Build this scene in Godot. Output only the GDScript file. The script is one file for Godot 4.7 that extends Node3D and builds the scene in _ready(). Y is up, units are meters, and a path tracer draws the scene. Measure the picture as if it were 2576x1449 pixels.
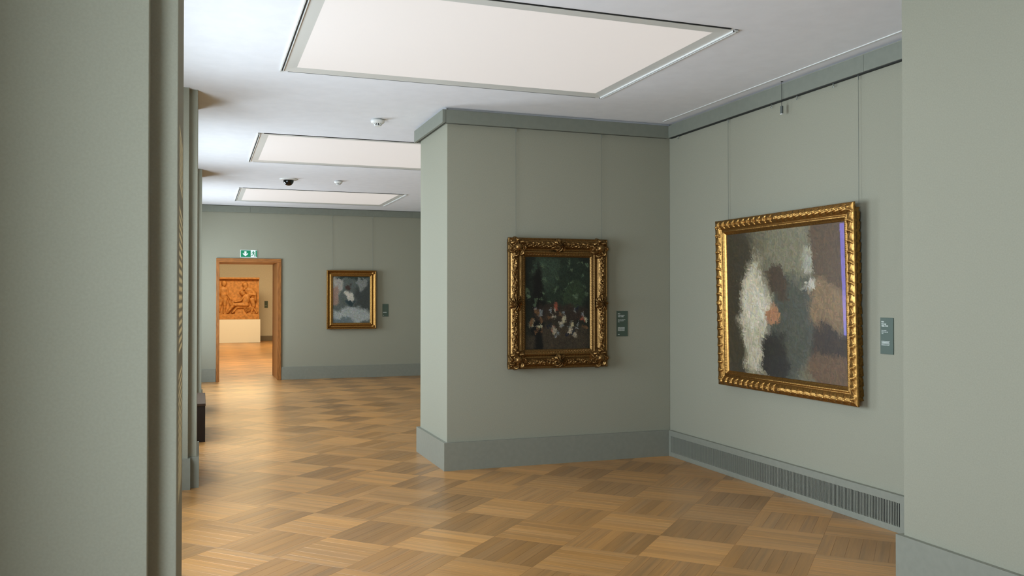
extends Node3D
# A museum gallery: grey-green walls, window bays beyond the frame on the window side, oak parquet, luminous ceiling panels.
# x runs from the window side to the picture wall, -z runs down the enfilade, y is up, metres.

const CEIL := 3.25
const EYE := Vector3(0, 1.55, 0)
const WINX := -0.75          # inner face of the window wall
const RWX := 4.352           # face of the picture wall
const BACKZ := -16.87        # face of the end wall
var M := {}
var rng := RandomNumberGenerator.new()
var taken := {}


func _ready() -> void:
	rng.seed = 7
	# ---------- camera
	var cam := Camera3D.new()
	cam.name = "camera"
	cam.fov = rad_to_deg(2.0 * atan(724.5 / 2188.0))
	cam.near = 0.05
	cam.far = 200.0
	cam.position = EYE
	cam.rotation = Vector3(deg_to_rad(0.615), deg_to_rad(-19.69), 0)
	add_child(cam)
	cam.current = true
	# ---------- sky and exposure
	var env := Environment.new()
	env.background_mode = Environment.BG_SKY
	var sm := ProceduralSkyMaterial.new()
	sm.sky_top_color = Color(0.42, 0.56, 0.78)
	sm.sky_horizon_color = Color(0.78, 0.84, 0.9)
	sm.ground_bottom_color = Color(0.36, 0.35, 0.33)
	sm.ground_horizon_color = Color(0.6, 0.6, 0.58)
	env.sky = Sky.new()
	env.sky.sky_material = sm
	env.tonemap_mode = Environment.TONE_MAPPER_LINEAR
	env.tonemap_exposure = 1.0
	env.sdfgi_enabled = true
	env.ssao_enabled = true
	env.ssil_enabled = true
	var we := WorldEnvironment.new()
	we.name = "environment"
	we.environment = env
	add_child(we)
	# ---------- low sun, let in only through the slatted blind of the side window behind the viewer
	var sun := DirectionalLight3D.new()
	sun.name = "sun"
	sun.light_color = Color(1.0, 0.9, 0.72)
	sun.light_energy = 1.0
	sun.light_angular_distance = 0.1
	sun.shadow_enabled = true
	add_child(sun)
	sun.look_at_from_position(Vector3(4.352, 2.3, 0.0), Vector3(-0.066, 1.535, -3.2), Vector3.UP)
	# ---------- daylight at the windows: [centre z, width]
	for w in WINDOWS:
		area("daylight", Vector3(-1.185, 1.6, w[0]), Vector3(0, -PI / 2, 0), Vector2(w[1] * 2.0, 1.8), Color(0.868, 0.935, 1.0), 3.95)
	# ---------- luminous ceiling panels: [near z, far z]
	for p in PANELS:
		area("panel_light", Vector3(1.88, CEIL + 0.018, (p[0] + p[1]) / 2.0), Vector3(-PI / 2, 0, 0), Vector2(2.4, absf(p[1] - p[0]) - 0.26), Color(1.0, 0.96, 0.925), 0.1)
	# ---------- warm lamps of the room beyond the door
	for z in [-21.5, -28.0]:
		area("warm_panel_light", Vector3(1.2, 3.93, z), Vector3(-PI / 2, 0, 0), Vector2(2.6, 2.2), Color(1.0, 0.905, 0.715), 4.2)

	materials()
	build_shell()
	build_floor()
	build_trims()
	for i in PANELS.size():
		ceiling_panel(i)
	build_windows()
	build_door()
	build_far_room()
	build_paintings()
	build_labels()
	build_small_things()


const WINDOWS := [[-0.75, 1.2], [-5.57, 1.22], [-10.27, 1.22], [-14.97, 1.22]]   # centre z, half width
const PANELS := [[-0.03, -2.03], [-4.70, -6.70], [-9.33, -11.32], [-14.09, -16.02]]


func area(called: String, at: Vector3, turn: Vector3, size: Vector2, color: Color, energy: float) -> void:
	var l := AreaLight3D.new()
	l.name = numbered(called)
	l.area_normalize_energy = false
	l.area_size = size
	l.light_color = color
	l.light_energy = energy
	l.shadow_enabled = true
	l.position = at
	l.rotation = turn
	l.set("area_range", 40.0)
	add_child(l)


# ================================================================ helpers
func numbered(called: String) -> String:
	if not taken.has(called):
		taken[called] = 0
		return called
	taken[called] += 1
	return "%s_%03d" % [called, taken[called]]


func new_st() -> SurfaceTool:
	var st := SurfaceTool.new()
	st.begin(Mesh.PRIMITIVE_TRIANGLES)
	st.set_smooth_group(-1)
	return st


func tri(st: SurfaceTool, a: Vector3, b: Vector3, c: Vector3, out: Vector3) -> void:
	var n := (b - a).cross(c - a)
	if n.dot(out) > 0.0:
		st.add_vertex(a); st.add_vertex(c); st.add_vertex(b)
	else:
		st.add_vertex(a); st.add_vertex(b); st.add_vertex(c)


func quad(st: SurfaceTool, a: Vector3, b: Vector3, c: Vector3, d: Vector3, out: Vector3) -> void:
	tri(st, a, b, c, out)
	tri(st, a, c, d, out)


# box between two corners, edges chamfered by r
func box(st: SurfaceTool, lo: Vector3, hi: Vector3, r := 0.0) -> void:
	var c := (lo + hi) / 2.0
	var h := (hi - lo).abs() / 2.0
	var k := minf(r, minf(h.x, minf(h.y, h.z)) * 0.9)
	for ax in 3:
		for s in [-1.0, 1.0]:
			var u := (ax + 1) % 3
			var v := (ax + 2) % 3
			var pts := []
			for q in [[-1, -1], [1, -1], [1, 1], [-1, 1]]:
				var p := Vector3.ZERO
				p[ax] = s * h[ax]
				p[u] = q[0] * (h[u] - k)
				p[v] = q[1] * (h[v] - k)
				pts.append(c + p)
			var o := Vector3.ZERO
			o[ax] = s
			quad(st, pts[0], pts[1], pts[2], pts[3], o)
	if k <= 0.0:
		return
	for ax in 3:
		var u := (ax + 1) % 3
		var v := (ax + 2) % 3
		for su in [-1.0, 1.0]:
			for sv in [-1.0, 1.0]:
				var a := Vector3.ZERO
				a[ax] = -(h[ax] - k); a[u] = su * h[u]; a[v] = sv * (h[v] - k)
				var b := a
				b[ax] = h[ax] - k
				var d := Vector3.ZERO
				d[ax] = -(h[ax] - k); d[u] = su * (h[u] - k); d[v] = sv * h[v]
				var e := d
				e[ax] = h[ax] - k
				var o := Vector3.ZERO
				o[u] = su; o[v] = sv
				quad(st, c + a, c + b, c + e, c + d, o)
	for sx in [-1.0, 1.0]:
		for sy in [-1.0, 1.0]:
			for sz in [-1.0, 1.0]:
				var s := Vector3(sx, sy, sz)
				var px := Vector3(sx * h.x, sy * (h.y - k), sz * (h.z - k))
				var py := Vector3(sx * (h.x - k), sy * h.y, sz * (h.z - k))
				var pz := Vector3(sx * (h.x - k), sy * (h.y - k), sz * h.z)
				tri(st, c + px, c + py, c + pz, s)


func done(st: SurfaceTool) -> ArrayMesh:
	st.generate_normals()
	return st.commit()


func put(called: String, mesh: Mesh, m: Material, parent: Node = null) -> MeshInstance3D:
	var o := MeshInstance3D.new()
	o.name = called if parent else numbered(called)
	o.mesh = mesh
	o.material_override = m
	(parent if parent else self).add_child(o, true)
	return o


func boxes(called: String, list: Array, m: Material, parent: Node = null, r := 0.0) -> MeshInstance3D:
	var st := new_st()
	for b in list:
		box(st, b[0], b[1], r)
	return put(called, done(st), m, parent)


func struct(called: String, list: Array, m: Material, r := 0.0) -> MeshInstance3D:
	var o := boxes(called, list, m, null, r)
	o.set_meta("kind", "structure")
	return o


func thing(called: String, label: String, category: String, at := Vector3.ZERO, group := "") -> Node3D:
	var o := Node3D.new()
	o.name = numbered(called)
	o.position = at
	add_child(o)
	tag(o, label, category, group)
	return o


func tag(o: Node, label: String, category: String, group := "") -> void:
	o.set_meta("label", label)
	o.set_meta("category", category)
	if group:
		o.set_meta("group", group)


# a surface over an nu x nv grid, smooth
func grid(nu: int, nv: int, at: Callable, closed_u := false) -> ArrayMesh:
	var v := PackedVector3Array()
	var uv := PackedVector2Array()
	for j in nv + 1:
		for i in nu + 1:
			v.append(at.call(float(i) / nu, float(j) / nv))
			uv.append(Vector2(float(i) / nu, float(j) / nv))
	var n := PackedVector3Array()
	n.resize(v.size())
	var idx := PackedInt32Array()
	for j in nv:
		for i in nu:
			var a := j * (nu + 1) + i
			var b := a + 1
			var c := a + nu + 2
			var d := a + nu + 1
			for t in [[a, b, c], [a, c, d]]:
				var nn: Vector3 = (v[t[1]] - v[t[0]]).cross(v[t[2]] - v[t[0]])
				for k in t:
					n[k] += nn
				idx.append(t[0]); idx.append(t[2]); idx.append(t[1])
	if closed_u:
		for j in nv + 1:
			var s := n[j * (nu + 1)] + n[j * (nu + 1) + nu]
			n[j * (nu + 1)] = s
			n[j * (nu + 1) + nu] = s
	for i in n.size():
		n[i] = n[i].normalized() if n[i].length() > 1e-12 else Vector3.UP
	var arr := []
	arr.resize(Mesh.ARRAY_MAX)
	arr[Mesh.ARRAY_VERTEX] = v
	arr[Mesh.ARRAY_NORMAL] = n
	arr[Mesh.ARRAY_TEX_UV] = uv
	arr[Mesh.ARRAY_INDEX] = idx
	var m := ArrayMesh.new()
	m.add_surface_from_arrays(Mesh.PRIMITIVE_TRIANGLES, arr)
	return m


# lathe round the y axis: profile of Vector2(radius, y)
func lathe(profile: Array, n := 32) -> ArrayMesh:
	var st := new_st()
	for k in profile.size() - 1:
		var p: Vector2 = profile[k]
		var q: Vector2 = profile[k + 1]
		for i in n:
			var a := TAU * i / n
			var b := TAU * (i + 1) / n
			var mid := (a + b) / 2.0
			var slope := Vector2(q.y - p.y, p.x - q.x)
			var o := Vector3(cos(mid) * slope.x, slope.y, sin(mid) * slope.x)
			if o.length() < 1e-9:
				continue
			var p0 := Vector3(cos(a) * p.x, p.y, sin(a) * p.x)
			var p1 := Vector3(cos(b) * p.x, p.y, sin(b) * p.x)
			var q0 := Vector3(cos(a) * q.x, q.y, sin(a) * q.x)
			var q1 := Vector3(cos(b) * q.x, q.y, sin(b) * q.x)
			if p.x > 1e-6:
				tri(st, p0, p1, q1, o)
			if q.x > 1e-6:
				tri(st, p0, q1, q0, o)
	return done(st)


# round bar through points
func tube(st: SurfaceTool, pts: Array, r: float, n := 6) -> void:
	for k in pts.size() - 1:
		var a: Vector3 = pts[k]
		var b: Vector3 = pts[k + 1]
		var d := (b - a).normalized()
		var u := d.cross(Vector3.UP if absf(d.y) < 0.9 else Vector3.RIGHT).normalized()
		var w := d.cross(u)
		for i in n:
			var o0 := u * cos(TAU * i / n) + w * sin(TAU * i / n)
			var o1 := u * cos(TAU * (i + 1) / n) + w * sin(TAU * (i + 1) / n)
			quad(st, a + o0 * r, a + o1 * r, b + o1 * r, b + o0 * r, o0 + o1)
			tri(st, a, a + o0 * r, a + o1 * r, -d)
			tri(st, b, b + o0 * r, b + o1 * r, d)


# ================================================================ materials
func mat(c: Color, rough: float, metal := 0.0, spec := 0.5) -> StandardMaterial3D:
	var m := StandardMaterial3D.new()
	m.albedo_color = c
	m.roughness = rough
	m.metallic = metal
	m.metallic_specular = spec
	return m


func noise_tex(freq: float, lo: float, hi: float, size := 512, oct := 4, sd := 1, normal := false, bump := 4.0) -> NoiseTexture2D:
	var f := FastNoiseLite.new()
	f.noise_type = FastNoiseLite.TYPE_SIMPLEX_SMOOTH
	f.frequency = freq
	f.fractal_octaves = oct
	f.seed = sd
	var t := NoiseTexture2D.new()
	t.width = size
	t.height = size
	t.seamless = true
	t.noise = f
	if normal:
		t.as_normal_map = true
		t.bump_strength = bump
	else:
		var g := Gradient.new()
		g.set_color(0, Color(lo, lo, lo))
		g.set_color(1, Color(hi, hi, hi))
		t.color_ramp = g
	return t


func tri_map(m: StandardMaterial3D, s: Vector3) -> StandardMaterial3D:
	m.uv1_triplanar = true
	m.uv1_world_triplanar = true
	m.uv1_scale = s
	return m


func materials() -> void:
	var weave := noise_tex(0.11, 0.0, 1.0, 512, 3, 3, true, 3.0)
	var mottle := noise_tex(0.035, 0.955, 1.0, 512, 5, 4)
	var wall := mat(Color(0.592, 0.584, 0.514), 0.85, 0.0, 0.3)
	wall.albedo_texture = mottle
	wall.normal_enabled = true
	wall.normal_texture = weave
	wall.normal_scale = 0.15
	M.wall = tri_map(wall, Vector3(5, 5, 5))
	var paint := mat(Color(0.525, 0.528, 0.476), 0.45, 0.0, 0.4)
	paint.albedo_texture = mottle
	M.paint = tri_map(paint, Vector3(0.9, 0.9, 0.9))
	var cornice := mat(Color(0.495, 0.505, 0.455), 0.5, 0.0, 0.4)
	cornice.albedo_texture = mottle
	M.cornice = tri_map(cornice, Vector3(0.7, 0.7, 0.7))
	M.slot = mat(Color(0.1, 0.11, 0.1), 0.7)
	var ceil := mat(Color(0.9, 0.897, 0.9), 0.9, 0.0, 0.2)
	ceil.albedo_texture = noise_tex(0.02, 0.975, 1.0, 512, 4, 9)
	M.ceiling = tri_map(ceil, Vector3(0.5, 0.5, 0.5))
	M.white_metal = mat(Color(0.84, 0.84, 0.82), 0.4)
	M.alu = mat(Color(0.82, 0.815, 0.785), 0.4)
	M.plastic = mat(Color(0.88, 0.88, 0.86), 0.4)
	M.black = mat(Color(0.02, 0.02, 0.02), 0.25)
	M.dome = mat(Color(0.03, 0.032, 0.03), 0.06, 0.0, 0.6)
	M.steel = mat(Color(0.6, 0.62, 0.6), 0.35, 0.9)
	M.wire = mat(Color(0.42, 0.44, 0.41), 0.45, 0.5)
	M.sensor = mat(Color(0.33, 0.35, 0.33), 0.5)
	var panel := mat(Color(0.72, 0.71, 0.7), 0.6)
	panel.emission_enabled = true
	panel.emission = Color(1.0, 0.96, 0.925)
	panel.emission_energy_multiplier = 0.42
	M.diffuser = panel
	var blind := mat(Color(0.9, 0.92, 0.94), 0.8)
	blind.emission_enabled = true
	blind.emission = Color(0.868, 0.935, 1.0)
	blind.emission_energy_multiplier = 1.5
	M.blind = blind
	var warm := mat(Color(0.9, 0.88, 0.84), 0.6)
	warm.emission_enabled = true
	warm.emission = Color(1.0, 0.905, 0.715)
	warm.emission_energy_multiplier = 1.5
	M.warm_diffuser = warm
	M.beige = tri_map(mat(Color(0.8, 0.77, 0.7), 0.85), Vector3(1, 1, 1))
	M.beige.albedo_texture = mottle
	M.far_base = mat(Color(0.46, 0.42, 0.36), 0.6)
	M.plinth = mat(Color(0.9, 0.89, 0.86), 0.7)
	M.window_frame = mat(Color(0.72, 0.73, 0.7), 0.5)
	M.slat = mat(Color(0.75, 0.74, 0.7), 0.5)
	# parquet oak: grain runs along u
	var oak := mat(Color.WHITE, 0.3, 0.0, 0.52)
	oak.albedo_texture = wood_texture(1024, 768, 21, Vector3(0.54, 0.268, 0.084))
	oak.vertex_color_use_as_albedo = true
	M.oak = oak
	M.subfloor = mat(Color(0.14, 0.095, 0.06), 0.8)
	# door timber: grain up the jambs, and along the head
	var timber := noise_tex(0.03, 0.6, 1.0, 512, 5, 12)
	for k in [["timber", Vector3(5.0, 0.35, 5.0)], ["timber_across", Vector3(0.35, 5.0, 5.0)]]:
		var w := mat(Color(0.74, 0.47, 0.225), 0.42)
		w.albedo_texture = timber
		M[k[0]] = tri_map(w, k[1])
	var bench := mat(Color(0.3, 0.215, 0.15), 0.5)
	bench.albedo_texture = timber
	M.bench = tri_map(bench, Vector3(0.4, 6, 6))
	M.bench_side = tri_map(mat(Color(0.13, 0.085, 0.065), 0.55), Vector3(1, 1, 1))
	var gold := mat(Color(0.76, 0.57, 0.305), 0.32, 0.92)
	gold.albedo_texture = noise_tex(0.03, 0.6, 1.0, 512, 5, 41)
	M.gold = tri_map(gold, Vector3(3, 3, 3))
	var antique := mat(Color(0.66, 0.505, 0.295), 0.36, 0.9)
	antique.albedo_texture = noise_tex(0.05, 0.5, 1.0, 512, 5, 43)
	M.antique = tri_map(antique, Vector3(3, 3, 3))
	M.backing = mat(Color(0.16, 0.12, 0.08), 0.8)
	var terra := mat(Color(0.83, 0.575, 0.3), 0.62)
	terra.albedo_texture = noise_tex(0.02, 0.7, 1.0, 512, 5, 51)
	M.terracotta = tri_map(terra, Vector3(0.8, 0.8, 0.8))
	M.plaque = mat(Color(0.265, 0.325, 0.275), 0.5)
	M.print = mat(Color(0.86, 0.88, 0.85), 0.6)
	M.sign_green = mat(Color(0.03, 0.5, 0.34), 0.4)
	M.sign_white = mat(Color(0.92, 0.94, 0.92), 0.5)
	# picture glass with an anti-reflection coating, which mirrors a little light in violet
	var one := Image.create(4, 4, false, Image.FORMAT_RGBA8)
	one.fill(Color(1, 1, 1, 1))
	var glass := StandardMaterial3D.new()
	glass.transparency = BaseMaterial3D.TRANSPARENCY_ALPHA
	glass.albedo_texture = ImageTexture.create_from_image(one)
	glass.albedo_color = Color(0.6, 0.52, 1.0, 0.03)
	glass.metallic = 1.0
	glass.roughness = 0.02
	M.glass = glass


func lin(c: Vector3) -> Color:
	return Color(c.x, c.y, c.z).linear_to_srgb()


func wood_texture(w: int, h: int, sd: int, base: Vector3) -> ImageTexture:
	var a := FastNoiseLite.new()
	a.seed = sd
	a.frequency = 0.012
	a.fractal_octaves = 4
	var b := FastNoiseLite.new()
	b.seed = sd + 1
	b.frequency = 0.03
	b.fractal_octaves = 3
	var data := PackedByteArray()
	data.resize(w * h * 3)
	var at := 0
	for y in h:
		for x in w:
			var long := a.get_noise_2d(x * 0.05, y * 2.2)             # bands of growth
			var fine := b.get_noise_2d(x * 0.12, y * 9.0)             # pores
			var t := 1.0 + long * 0.3 + fine * 0.16
			var c := lin(base * clampf(t, 0.4, 1.6) * Vector3(1.0, 1.0 - 0.05 * long, 1.0 - 0.14 * long))
			data[at] = clampi(int(c.r * 255.0), 0, 255)
			data[at + 1] = clampi(int(c.g * 255.0), 0, 255)
			data[at + 2] = clampi(int(c.b * 255.0), 0, 255)
			at += 3
	return ImageTexture.create_from_image(Image.create_from_data(w, h, false, Image.FORMAT_RGB8, data))


# ================================================================ the shell
# piers between the windows: [front face x, near z of the front part, far z, x of the step, near z of the deeper part]
const PIERS := [[-0.066, -2.80, -3.63, -0.143, -2.72], [-0.027, -7.565, -8.36, -0.093, -7.5], [0.012, -12.23, -13.06, -0.055, -12.165]]


func build_shell() -> void:
	# ceiling with openings for the luminous panels
	var list := []
	var z0 := 5.0
	for p in PANELS:
		list.append([Vector3(-1.4, CEIL, p[0]), Vector3(4.8, CEIL + 0.25, z0)])
		list.append([Vector3(-1.4, CEIL, p[1]), Vector3(0.55, CEIL + 0.25, p[0])])
		list.append([Vector3(3.21, CEIL, p[1]), Vector3(4.8, CEIL + 0.25, p[0])])
		list.append([Vector3(0.55, CEIL + 0.1, p[1]), Vector3(3.21, CEIL + 0.25, p[0])])
		z0 = p[1]
	list.append([Vector3(-1.4, CEIL, -17.95), Vector3(4.8, CEIL + 0.25, z0)])
	for b in list:
		var lo := Vector3(b[0].x, b[0].y, minf(b[0].z, b[1].z))
		var hi := Vector3(b[1].x, b[1].y, maxf(b[0].z, b[1].z))
		b[0] = lo
		b[1] = hi
	struct("ceiling", list, M.ceiling)
	# window wall with four openings
	list = []
	var edge := 5.0
	for wn in WINDOWS:
		var z: float = wn[0]
		var hw: float = wn[1]
		list.append([Vector3(-1.4, 0, z + hw), Vector3(WINX, CEIL, edge)])
		list.append([Vector3(-1.4, 0, z - hw), Vector3(WINX, 0.7, z + hw)])
		list.append([Vector3(-1.4, 2.5, z - hw), Vector3(WINX, CEIL, z + hw)])
		edge = z - hw
	list.append([Vector3(-1.4, 0, -17.95), Vector3(WINX, CEIL, edge)])
	struct("wall_left", list, M.wall)
	# piers
	for i in PIERS.size():
		var p: Array = PIERS[i]
		struct("wall_pier", [[Vector3(WINX, 0, p[2]), Vector3(p[0], CEIL, p[1])], [Vector3(WINX, 0, p[1]), Vector3(p[3], CEIL, p[4])]], M.wall, 0.002)
	# picture wall, with the side window of the bay the viewer stands in
	struct("wall_right", [
		[Vector3(RWX, 0, -17.95), Vector3(4.75, CEIL, -0.31)],
		[Vector3(RWX, 0, 0.62), Vector3(4.75, CEIL, 5.0)],
		[Vector3(RWX, 0, -0.31), Vector3(4.75, 1.62, 0.62)],
		[Vector3(RWX, 3.05, -0.31), Vector3(4.75, CEIL, 0.62)]], M.wall)
	struct("wall_front", [[Vector3(-1.4, 0, 4.6), Vector3(4.75, CEIL, 5.0)]], M.wall)
	# the wall stubs that part the bays
	struct("wall_center", [[Vector3(2.08, 0, -8.542), Vector3(RWX, CEIL, -7.545)]], M.wall, 0.003)
	struct("wall_near", [[Vector3(3.63, 0, -3.775), Vector3(RWX, CEIL, -2.8)]], M.wall, 0.003)
	# end wall round the doorway
	struct("wall_back", [
		[Vector3(WINX, 0, -17.95), Vector3(0.3, CEIL, BACKZ)],
		[Vector3(1.38, 0, -17.95), Vector3(RWX, CEIL, BACKZ)],
		[Vector3(0.3, 2.235, -17.95), Vector3(1.38, CEIL, BACKZ)]], M.wall)


# ================================================================ the parquet
func strip_mesh(L: float, W: float, band: float, tint: Vector3, flip: bool) -> ArrayMesh:
	var st := SurfaceTool.new()
	st.begin(Mesh.PRIMITIVE_TRIANGLES)
	strip(st, Transform3D.IDENTITY, L, W, band, tint, flip)
	return st.commit()


func strip(st: SurfaceTool, t: Transform3D, L: float, W: float, band: float, tint: Vector3, flip: bool) -> void:
	var c := 0.0006
	var hl := L / 2.0 - 0.0002
	var hw := W / 2.0 - 0.0002
	st.set_color(Color(tint.x, tint.y, tint.z))
	var top := []
	var low := []
	for q in [[-1, -1], [1, -1], [1, 1], [-1, 1]]:
		top.append(Vector3(q[0] * (hl - c), 0.0, q[1] * (hw - c)))
		low.append(Vector3(q[0] * hl, -0.0012, q[1] * hw))
	_strip_face(st, t, [top[0], top[1], top[2], top[3]], Vector3.UP, L, W, band, flip)
	for k in 4:
		var o: Vector3 = (low[k] + low[(k + 1) % 4]).normalized() + Vector3.UP
		_strip_face(st, t, [low[k], low[(k + 1) % 4], top[(k + 1) % 4], top[k]], o.normalized(), L, W, band, flip)


func _strip_face(st: SurfaceTool, t: Transform3D, p: Array, n: Vector3, L: float, W: float, band: float, flip: bool) -> void:
	var order := [0, 1, 2, 0, 2, 3]
	var g: Vector3 = (p[1] - p[0]).cross(p[2] - p[0])
	if g.dot(n) > 0.0:
		order = [0, 2, 1, 0, 3, 2]
	var nn := (t.basis * n).normalized()
	for k in order:
		var v: Vector3 = p[k]
		var u := v.x / L + 0.5
		st.set_uv(Vector2((1.0 - u if flip else u) * 0.5 + fposmod(band * 7.31, 0.5), band + (v.z / W + 0.5) / 9.6))
		st.set_normal(nn)
		st.add_vertex(t * v)


# tone k of 20, from dark to light, of the blocks laid one way or the other
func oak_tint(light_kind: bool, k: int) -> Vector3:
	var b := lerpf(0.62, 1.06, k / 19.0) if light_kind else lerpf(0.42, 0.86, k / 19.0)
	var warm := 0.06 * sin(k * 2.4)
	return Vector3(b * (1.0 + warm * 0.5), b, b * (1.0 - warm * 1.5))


func build_floor() -> void:
	var floor_node := struct("floor", [[Vector3(-1.4, -0.2, -17.95), Vector3(4.8, -0.004, 5.0)]], M.subfloor)
	var far_floor := struct("floor_far", [[Vector3(-3.0, -0.2, -33.0), Vector3(6.0, -0.004, -17.95)]], M.subfloor)
	var side := 0.4815
	var n := 6
	var W := side / n
	var half := side / sqrt(2.0)                  # half a diagonal of a block
	var lo_kind := []
	var hi_kind := []
	for k in 20:
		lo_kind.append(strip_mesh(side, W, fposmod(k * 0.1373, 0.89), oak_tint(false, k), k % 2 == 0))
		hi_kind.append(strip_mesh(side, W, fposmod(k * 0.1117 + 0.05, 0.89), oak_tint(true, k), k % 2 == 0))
	var found := []
	for i in range(-14, 20):
		for j in range(-90, 34):
			if (i + j) % 2 == 0:
				continue                          # lattice corners lie where i + j is even, block centres between
			var c := Vector3(2.14 + half * i, 0, -5.703 + half * j)
			if c.z < -32.4 or c.z > 4.9 or c.x < -1.1 or c.x > 5.9:
				continue
			if c.z > -17.9 and c.x > 4.6:
				continue
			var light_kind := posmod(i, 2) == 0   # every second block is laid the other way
			var along := Vector3(1, 0, 1).normalized() if light_kind else Vector3(1, 0, -1).normalized()
			var across := Vector3(-along.z, 0, along.x)
			var basis := Basis(along, Vector3.UP, across)
			var tone := rng.randi_range(5, 14)
			for k in n:
				var shade := clampi(tone + (rng.randi_range(-2, 2) if rng.randf() < 0.72 else rng.randi_range(-6, 6)), 0, 19)
				var p := c + across * ((k - (n - 1) / 2.0) * W)
				found.append({"p": p, "b": basis, "light": light_kind, "tone": shade, "size": seen_size(p)})
	found.sort_custom(func(a, b): return a.size > b.size)
	var rest := SurfaceTool.new()
	rest.begin(Mesh.PRIMITIVE_TRIANGLES)
	var far := SurfaceTool.new()
	far.begin(Mesh.PRIMITIVE_TRIANGLES)
	for k in found.size():
		var f: Dictionary = found[k]
		var t := Transform3D(f.b, f.p)
		if rng.randf() < 0.5:
			t = Transform3D(f.b * Basis(Vector3.UP, PI), f.p)
		if k < 300:
			var o := MeshInstance3D.new()
			o.name = "parquet_strip"
			o.mesh = (hi_kind if f.light else lo_kind)[f.tone]
			o.material_override = M.oak
			o.transform = t
			floor_node.add_child(o, true)
		else:
			strip(rest if f.p.z > -17.95 else far, t, side, W, rng.randf() * 0.89, oak_tint(f.light, f.tone), rng.randf() < 0.5)
	var r := put("parquet_strips", rest.commit(), M.oak, floor_node)
	r.set_meta("kind", "stuff")
	var q := put("parquet_strips", far.commit(), M.oak, far_floor)
	q.set_meta("kind", "stuff")


# how large a strip of floor shows to the eye: 0 where it is out of sight
func seen_size(p: Vector3) -> float:
	if p.x < 0.0 or p.x > 4.3 or (p.x > 3.55 and p.z > -3.85) or (p.x > 2.02 and p.z < -7.5 and p.x > 2.02 * p.z / -7.5):
		return 0.0
	var d := p - EYE
	var yaw := deg_to_rad(19.69)
	var depth := d.x * sin(yaw) - d.z * cos(yaw)
	if depth < 1.0:
		return 0.0
	var px := 1288.0 + 2188.0 * (d.x * cos(yaw) + d.z * sin(yaw)) / depth
	var py := 748.0 - 2188.0 * d.y / depth
	if px < 462.0 or px > 2250.0 or py > 1449.0:
		return 0.0
	return 1.0 / (depth * depth * depth)


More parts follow.
